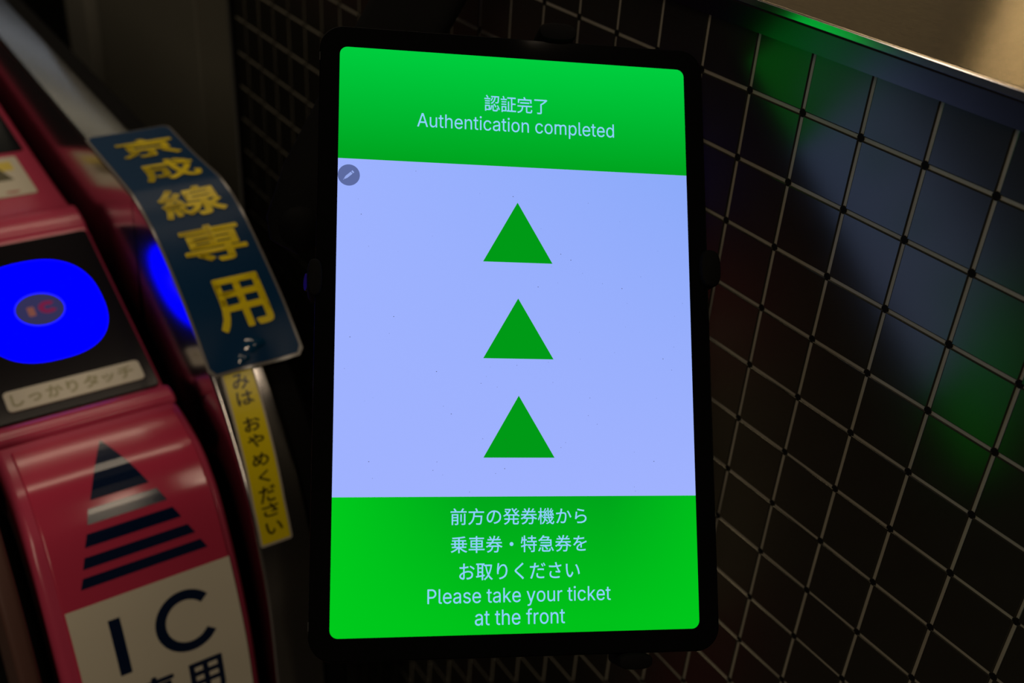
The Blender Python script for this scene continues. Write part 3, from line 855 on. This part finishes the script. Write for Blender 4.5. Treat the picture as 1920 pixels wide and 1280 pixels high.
on_strip('sticker_border', strip_sheet(.2072, .2312, .1935, .3200, .002, 0), mat('pale_sticker_edge', (.42, .38, .30), .4), .0001)
on_strip('yellow_face', strip_sheet(.2088, .2296, .1936, .3180, .0008, 0), M_ystrip, .0005)
chars = [('み', .1955, .2070), ('は', .2085, .2185), ('お', .2275, .2375), ('や', .2400, .2490), ('め', .2535, .2625), ('く', .2660, .2745), ('だ', .2770, .2885), ('さ', .2895, .2990), ('い', .3030, .3120)]
on_strip('lettering', merge([bold_bm(ch, (.2133 + (.002 if ch == 'く' else 0), .2255 - (.002 if ch == 'く' else 0), -s1, -s0), .00022) for ch, s0, s1 in chars]), M_ink, .0011)

# ------------------------------------------------------------------ tablet
g1 = Vector((.90196, -.42884, -.05053)).normalized()
g2 = Vector((.30913, .55957, .76897))
g2 = (g2 - g1 * g2.dot(g1)).normalized()
g3 = g1.cross(g2)
BL = Vector((.1371, .3054, .9952))
TM = Matrix(((g1.x, g2.x, g3.x, BL.x), (g1.y, g2.y, g3.y, BL.y), (g1.z, g2.z, g3.z, BL.z), (0, 0, 0, 1)))
tablet = thing('tablet', 'upright black tablet with lit green and white screen held in front of the tiled wall', 'tablet')
tablet.matrix_world = TM
mm = .001
tl = lambda name, bm, m, par=tablet, smooth=False: link(name, bm, m, par, smooth, 8)
bm = bmesh.new()
out = rrect(-9.0 * mm, 176.2 * mm, -10.0 * mm, 276.9 * mm, 11 * mm, 10)
prism(bm, out, -5.8 * mm, -.35 * mm, .5 * mm)
tl('casing', bm, M_tablet, smooth=True)
bm = bmesh.new()
prism(bm, rrect(-8.6 * mm, 175.8 * mm, -9.6 * mm, 276.5 * mm, 10.6 * mm, 10), -.8 * mm, -.05 * mm, .3 * mm)
tl('front_glass', bm, M_bezel, smooth=True)
# antenna breaks in the metal edge
for y in (261.6, 5.4):
    bm = bmesh.new()
    add_box(bm, (-9.15 * mm, (y - 2) * mm, -5.2 * mm), (-8.6 * mm, (y + 2) * mm, -.45 * mm))
    tl('antenna_break', bm, M_black)


def screen_material():
    m = emit('screen_image', (0, 0, 0, 1), 1)
    nt = m.node_tree
    b = nt.nodes['Principled BSDF']
    tc = nt.nodes.new('ShaderNodeTexCoord')
    sp = nt.nodes.new('ShaderNodeSeparateXYZ')
    nt.links.new(tc.outputs['Object'], sp.inputs[0])

    def rng(sock, a, b_):
        n = nt.nodes.new('ShaderNodeMapRange')
        n.inputs['From Min'].default_value = a
        n.inputs['From Max'].default_value = b_
        nt.links.new(sock, n.inputs['Value'])
        return n.outputs[0]

    def mix(f, a, b_):
        n = nt.nodes.new('ShaderNodeMix')
        n.data_type = 'RGBA'
        for i, v in ((0, f), (6, a), (7, b_)):
            if isinstance(v, (tuple, float, int)):
                n.inputs[i].default_value = v
            else:
                nt.links.new(v, n.inputs[i])
        return n.outputs[2]

    def gt(sock, t):
        n = nt.nodes.new('ShaderNodeMath')
        n.operation = 'GREATER_THAN'
        n.inputs[1].default_value = t
        nt.links.new(sock, n.inputs[0])
        return n.outputs[0]
    X, Y = sp.outputs[0], sp.outputs[1]
    up = mix(rng(Y, .2133, .2667), lin(0, 164, 30), lin(0, 206, 62))  # band gradients put the viewing-angle falloff of the panel into the emission colour
    low = mix(rng(Y, .0600, .005), lin(0, 166, 26), lin(0, 194, 26))
    ab = nt.nodes.new('ShaderNodeMath')
    ab.operation = 'SUBTRACT'
    nt.links.new(X, ab.inputs[0])
    ab.inputs[1].default_value = .0945
    ab2 = nt.nodes.new('ShaderNodeMath')
    ab2.operation = 'ABSOLUTE'
    nt.links.new(ab.outputs[0], ab2.inputs[0])
    low = mix(rng(ab2.outputs[0], .03, .095), low, lin(0, 202, 28))
    white = mix(rng(X, 0, .1667), lin(157, 178, 255), lin(140, 170, 250))
    white = mix(rng(Y, .0600, .2133), lin(160, 178, 255), white)
    c = mix(gt(Y, .2132), white, up)
    c = mix(gt(Y, .0601), low, c)
    nt.links.new(c, b.inputs['Emission Color'])
    return m


disp = tl('screen', poly(rrect(.1 * mm, 166.6 * mm, .1 * mm, 266.7 * mm, 3.6 * mm), .02 * mm), screen_material())
M_arrow = emit('screen_arrow_green', lin(0, 154, 22))
M_text = emit('screen_text', lin(143, 208, 255))
for yt, yb in ((195.97, 167.4), (150.5, 122.45), (105.5, 77.42)):
    tl('screen_arrow', poly([(66.98 * mm, yb * mm), (99.75 * mm, yb * mm), (83.35 * mm, yt * mm)], .06 * mm), M_arrow, disp)


def screen_text(body, x0, x1, y0, y1, w=.004):
    bx_ = (x0 * mm, x1 * mm, y0 * mm, y1 * mm)
    bm = latin_bm(body, bx_) if body.isascii() else text_bm(body, bx_, w, 4)
    for v in bm.verts:
        v.co.z = .06 * mm
    return tl('screen_lettering', bm, M_text, disp)


screen_text('認証完了', 67.7, 98.1, 239.7, 247.7)
screen_text('Authentication completed', 36.1, 130.7, 228.4, 237.0)
screen_text('前方の発券機から', 52.2, 114.3, 47.6, 55.0)
screen_text('乗車券・特急券を', 52.3, 114.2, 35.4, 42.8)
screen_text('お取りください', 56.1, 110.8, 23.5, 30.9)
screen_text('Please take your ticket', 42.1, 125.0, 12.0, 20.2)
screen_text('at the front', 63.1, 103.7, 4.0, 10.9)
ic = [(5.1 + 5.0 * math.cos(2 * math.pi * k / 40), 205.4 + 5.0 * math.sin(2 * math.pi * k / 40)) for k in range(40)]
tl('pencil_button', poly([(x * mm, y * mm) for x, y in ic], .06 * mm), emit('button_grey', lin(92, 106, 160)), disp)


def rot(pts, a, ox, oy):
    c, s = math.cos(a), math.sin(a)
    return [((ox + x * c - y * s) * mm, (oy + x * s + y * c) * mm) for x, y in pts]


pen = merge([poly(rot([(-1.4, -.62), (1.7, -.62), (1.7, .62), (-1.4, .62), (-2.7, .22), (-2.7, -.22)], math.radians(42), 5.1, 205.4), .10 * mm),
             poly(rot([(2.05, -.62), (2.75, -.62), (2.75, .62), (2.05, .62)], math.radians(42), 5.1, 205.4), .10 * mm),
             poly(rot([(-3.3, -.16), (-2.95, -.16), (-2.95, .16), (-3.3, .16)], math.radians(42), 5.1, 205.4), .10 * mm)])
tl('pencil_icon', pen, emit('icon_pale', lin(150, 170, 235)), disp)
# dust on the glass
sp = []
for k in range(70):
    x, y, r = random.uniform(4, 163), random.uniform(62, 212), random.choice((.12, .12, .15, .18, .25))
    sp.append(poly([((x + r * math.cos(k + a)) * mm, (y + r * .7 * math.sin(k + a)) * mm) for a in (0, 1.3, 2.5, 3.8, 5.0)], .14 * mm))
ds = tl('dust', merge(sp), mat('dust_specks', (.09, .10, .16), .8), tablet)
ds['kind'] = 'stuff'

# ------------------------------------------------------------------ holder behind the tablet
holder = thing('tablet_holder', 'black claw holder on a thick arm gripping the tablet from behind', 'tablet holder', TM @ Vector((.0835, .133, -.03)))


def hp(name, bm, m, smooth=True, M=TM):
    bmesh.ops.transform(bm, matrix=M, verts=bm.verts[:])
    return off(link(name, bm, m, None, smooth, 40), holder)


bm = bmesh.new()
prism(bm, rrect(58 * mm, 110 * mm, 106 * mm, 160 * mm, 12 * mm), -24 * mm, -6.2 * mm, 3 * mm)
hp('hub', bm, M_black)


def claw(x, y, dx, dy, size):
    """Arm from the hub to the tablet's edge with a rounded rubber claw over it."""
    hx, hy = 84, 133
    bm = bmesh.new()
    tube(bm, [(hx * mm, hy * mm, -14 * mm), ((x * .55 + hx * .45) * mm, (y * .55 + hy * .45) * mm, -12 * mm), (x * mm, y * mm, -11 * mm), ((x + dx * 4) * mm, (y + dy * 4) * mm, -10 * mm)], [5 * mm, 5 * mm, 5 * mm, 4 * mm])
    arm = hp('claw_arm', bm, M_black)
    bm = bmesh.new()
    px, py = -dy, dx
    outl = []
    w, d = size
    for k in range(28):
        t = 2 * math.pi * k / 28
        c, s = math.cos(t), math.sin(t)
        u = w * abs(c) ** .75 * (1 if c > 0 else -1)
        v = d * abs(s) ** .75 * (1 if s > 0 else -1)
        outl.append(((x + px * u + dx * v) * mm, (y + py * u + dy * v) * mm))
    if (Vector(outl[1]) - Vector(outl[0])).cross(Vector(outl[2]) - Vector(outl[1])) < 0:
        outl.reverse()
    prism(bm, outl, -15 * mm, 3.2 * mm, 1.8 * mm)
    return hp('claw', bm, M_matte)


claw(103.2, 280.8, 0, 1, (9.2, 4.6))
claw(-9.3, 157.2, -1, 0, (8.5, 3.4))
claw(176.8, 167.5, 1, 0, (9.0, 5.2))
claw(135.5, -13.2, 0, -1, (8.0, 3.6))

# thick arm running up behind the tablet to the counter
a0 = Vector((.214, .505, 1.085))
a1 = Vector((.318, .535, 1.212))
a2 = Vector((.366, .553, 1.256))
bm = bmesh.new()
d = (a1 - a0).normalized()
side = d.cross(cz).normalized()
nrm = side.cross(d)


def bar(bm, pts, w, t):
    rows = []
    for p, ww in zip(pts, w):
        o = []
        for k in range(20):
            a = 2 * math.pi * k / 20
            c, s = math.cos(a), math.sin(a)
            o.append(bm.verts.new(p + side * ww * abs(c) ** .5 * (1 if c > 0 else -1) + nrm * t * abs(s) ** .5 * (1 if s > 0 else -1)))
        rows.append(o)
    for a, b in zip(rows, rows[1:]):
        for k in range(20):
            bm.faces.new((a[k], a[(k + 1) % 20], b[(k + 1) % 20], b[k]))
    bm.faces.new(rows[0][::-1])
    bm.faces.new(rows[-1])


bar(bm, [a0 - d * .010, a0, a0 + d * .03, a1, a2], [.008, .016, .0215, .0235, .0235], .010)
off(link('support_arm', bm, M_matte, None, True), holder)
bm = bmesh.new()
hubp = TM @ Vector((.084, .133, -.022))
tube(bm, [hubp, (hubp + a0.lerp(a1, .35)) / 2, a0.lerp(a1, .35)], [.011, .012, .012])
off(link('ball_joint', bm, M_black, None, True), holder)
bm = bmesh.new()
bmesh.ops.create_uvsphere(bm, u_segments=20, v_segments=12, radius=.0125, matrix=Matrix.Translation(a0 + Vector((.002, -.006, .004))))
kn = off(link('joint_knob', bm, M_matte, None, True), holder)
bm = bmesh.new()
add_box(bm, (.385, .555, CT), (.455, .60, CT + .012), .003)
add_box(bm, (.352, .555, CT + .002), (.40, .60, CT + .016), .003)
off(link('counter_clamp', bm, M_black, None, True), holder)
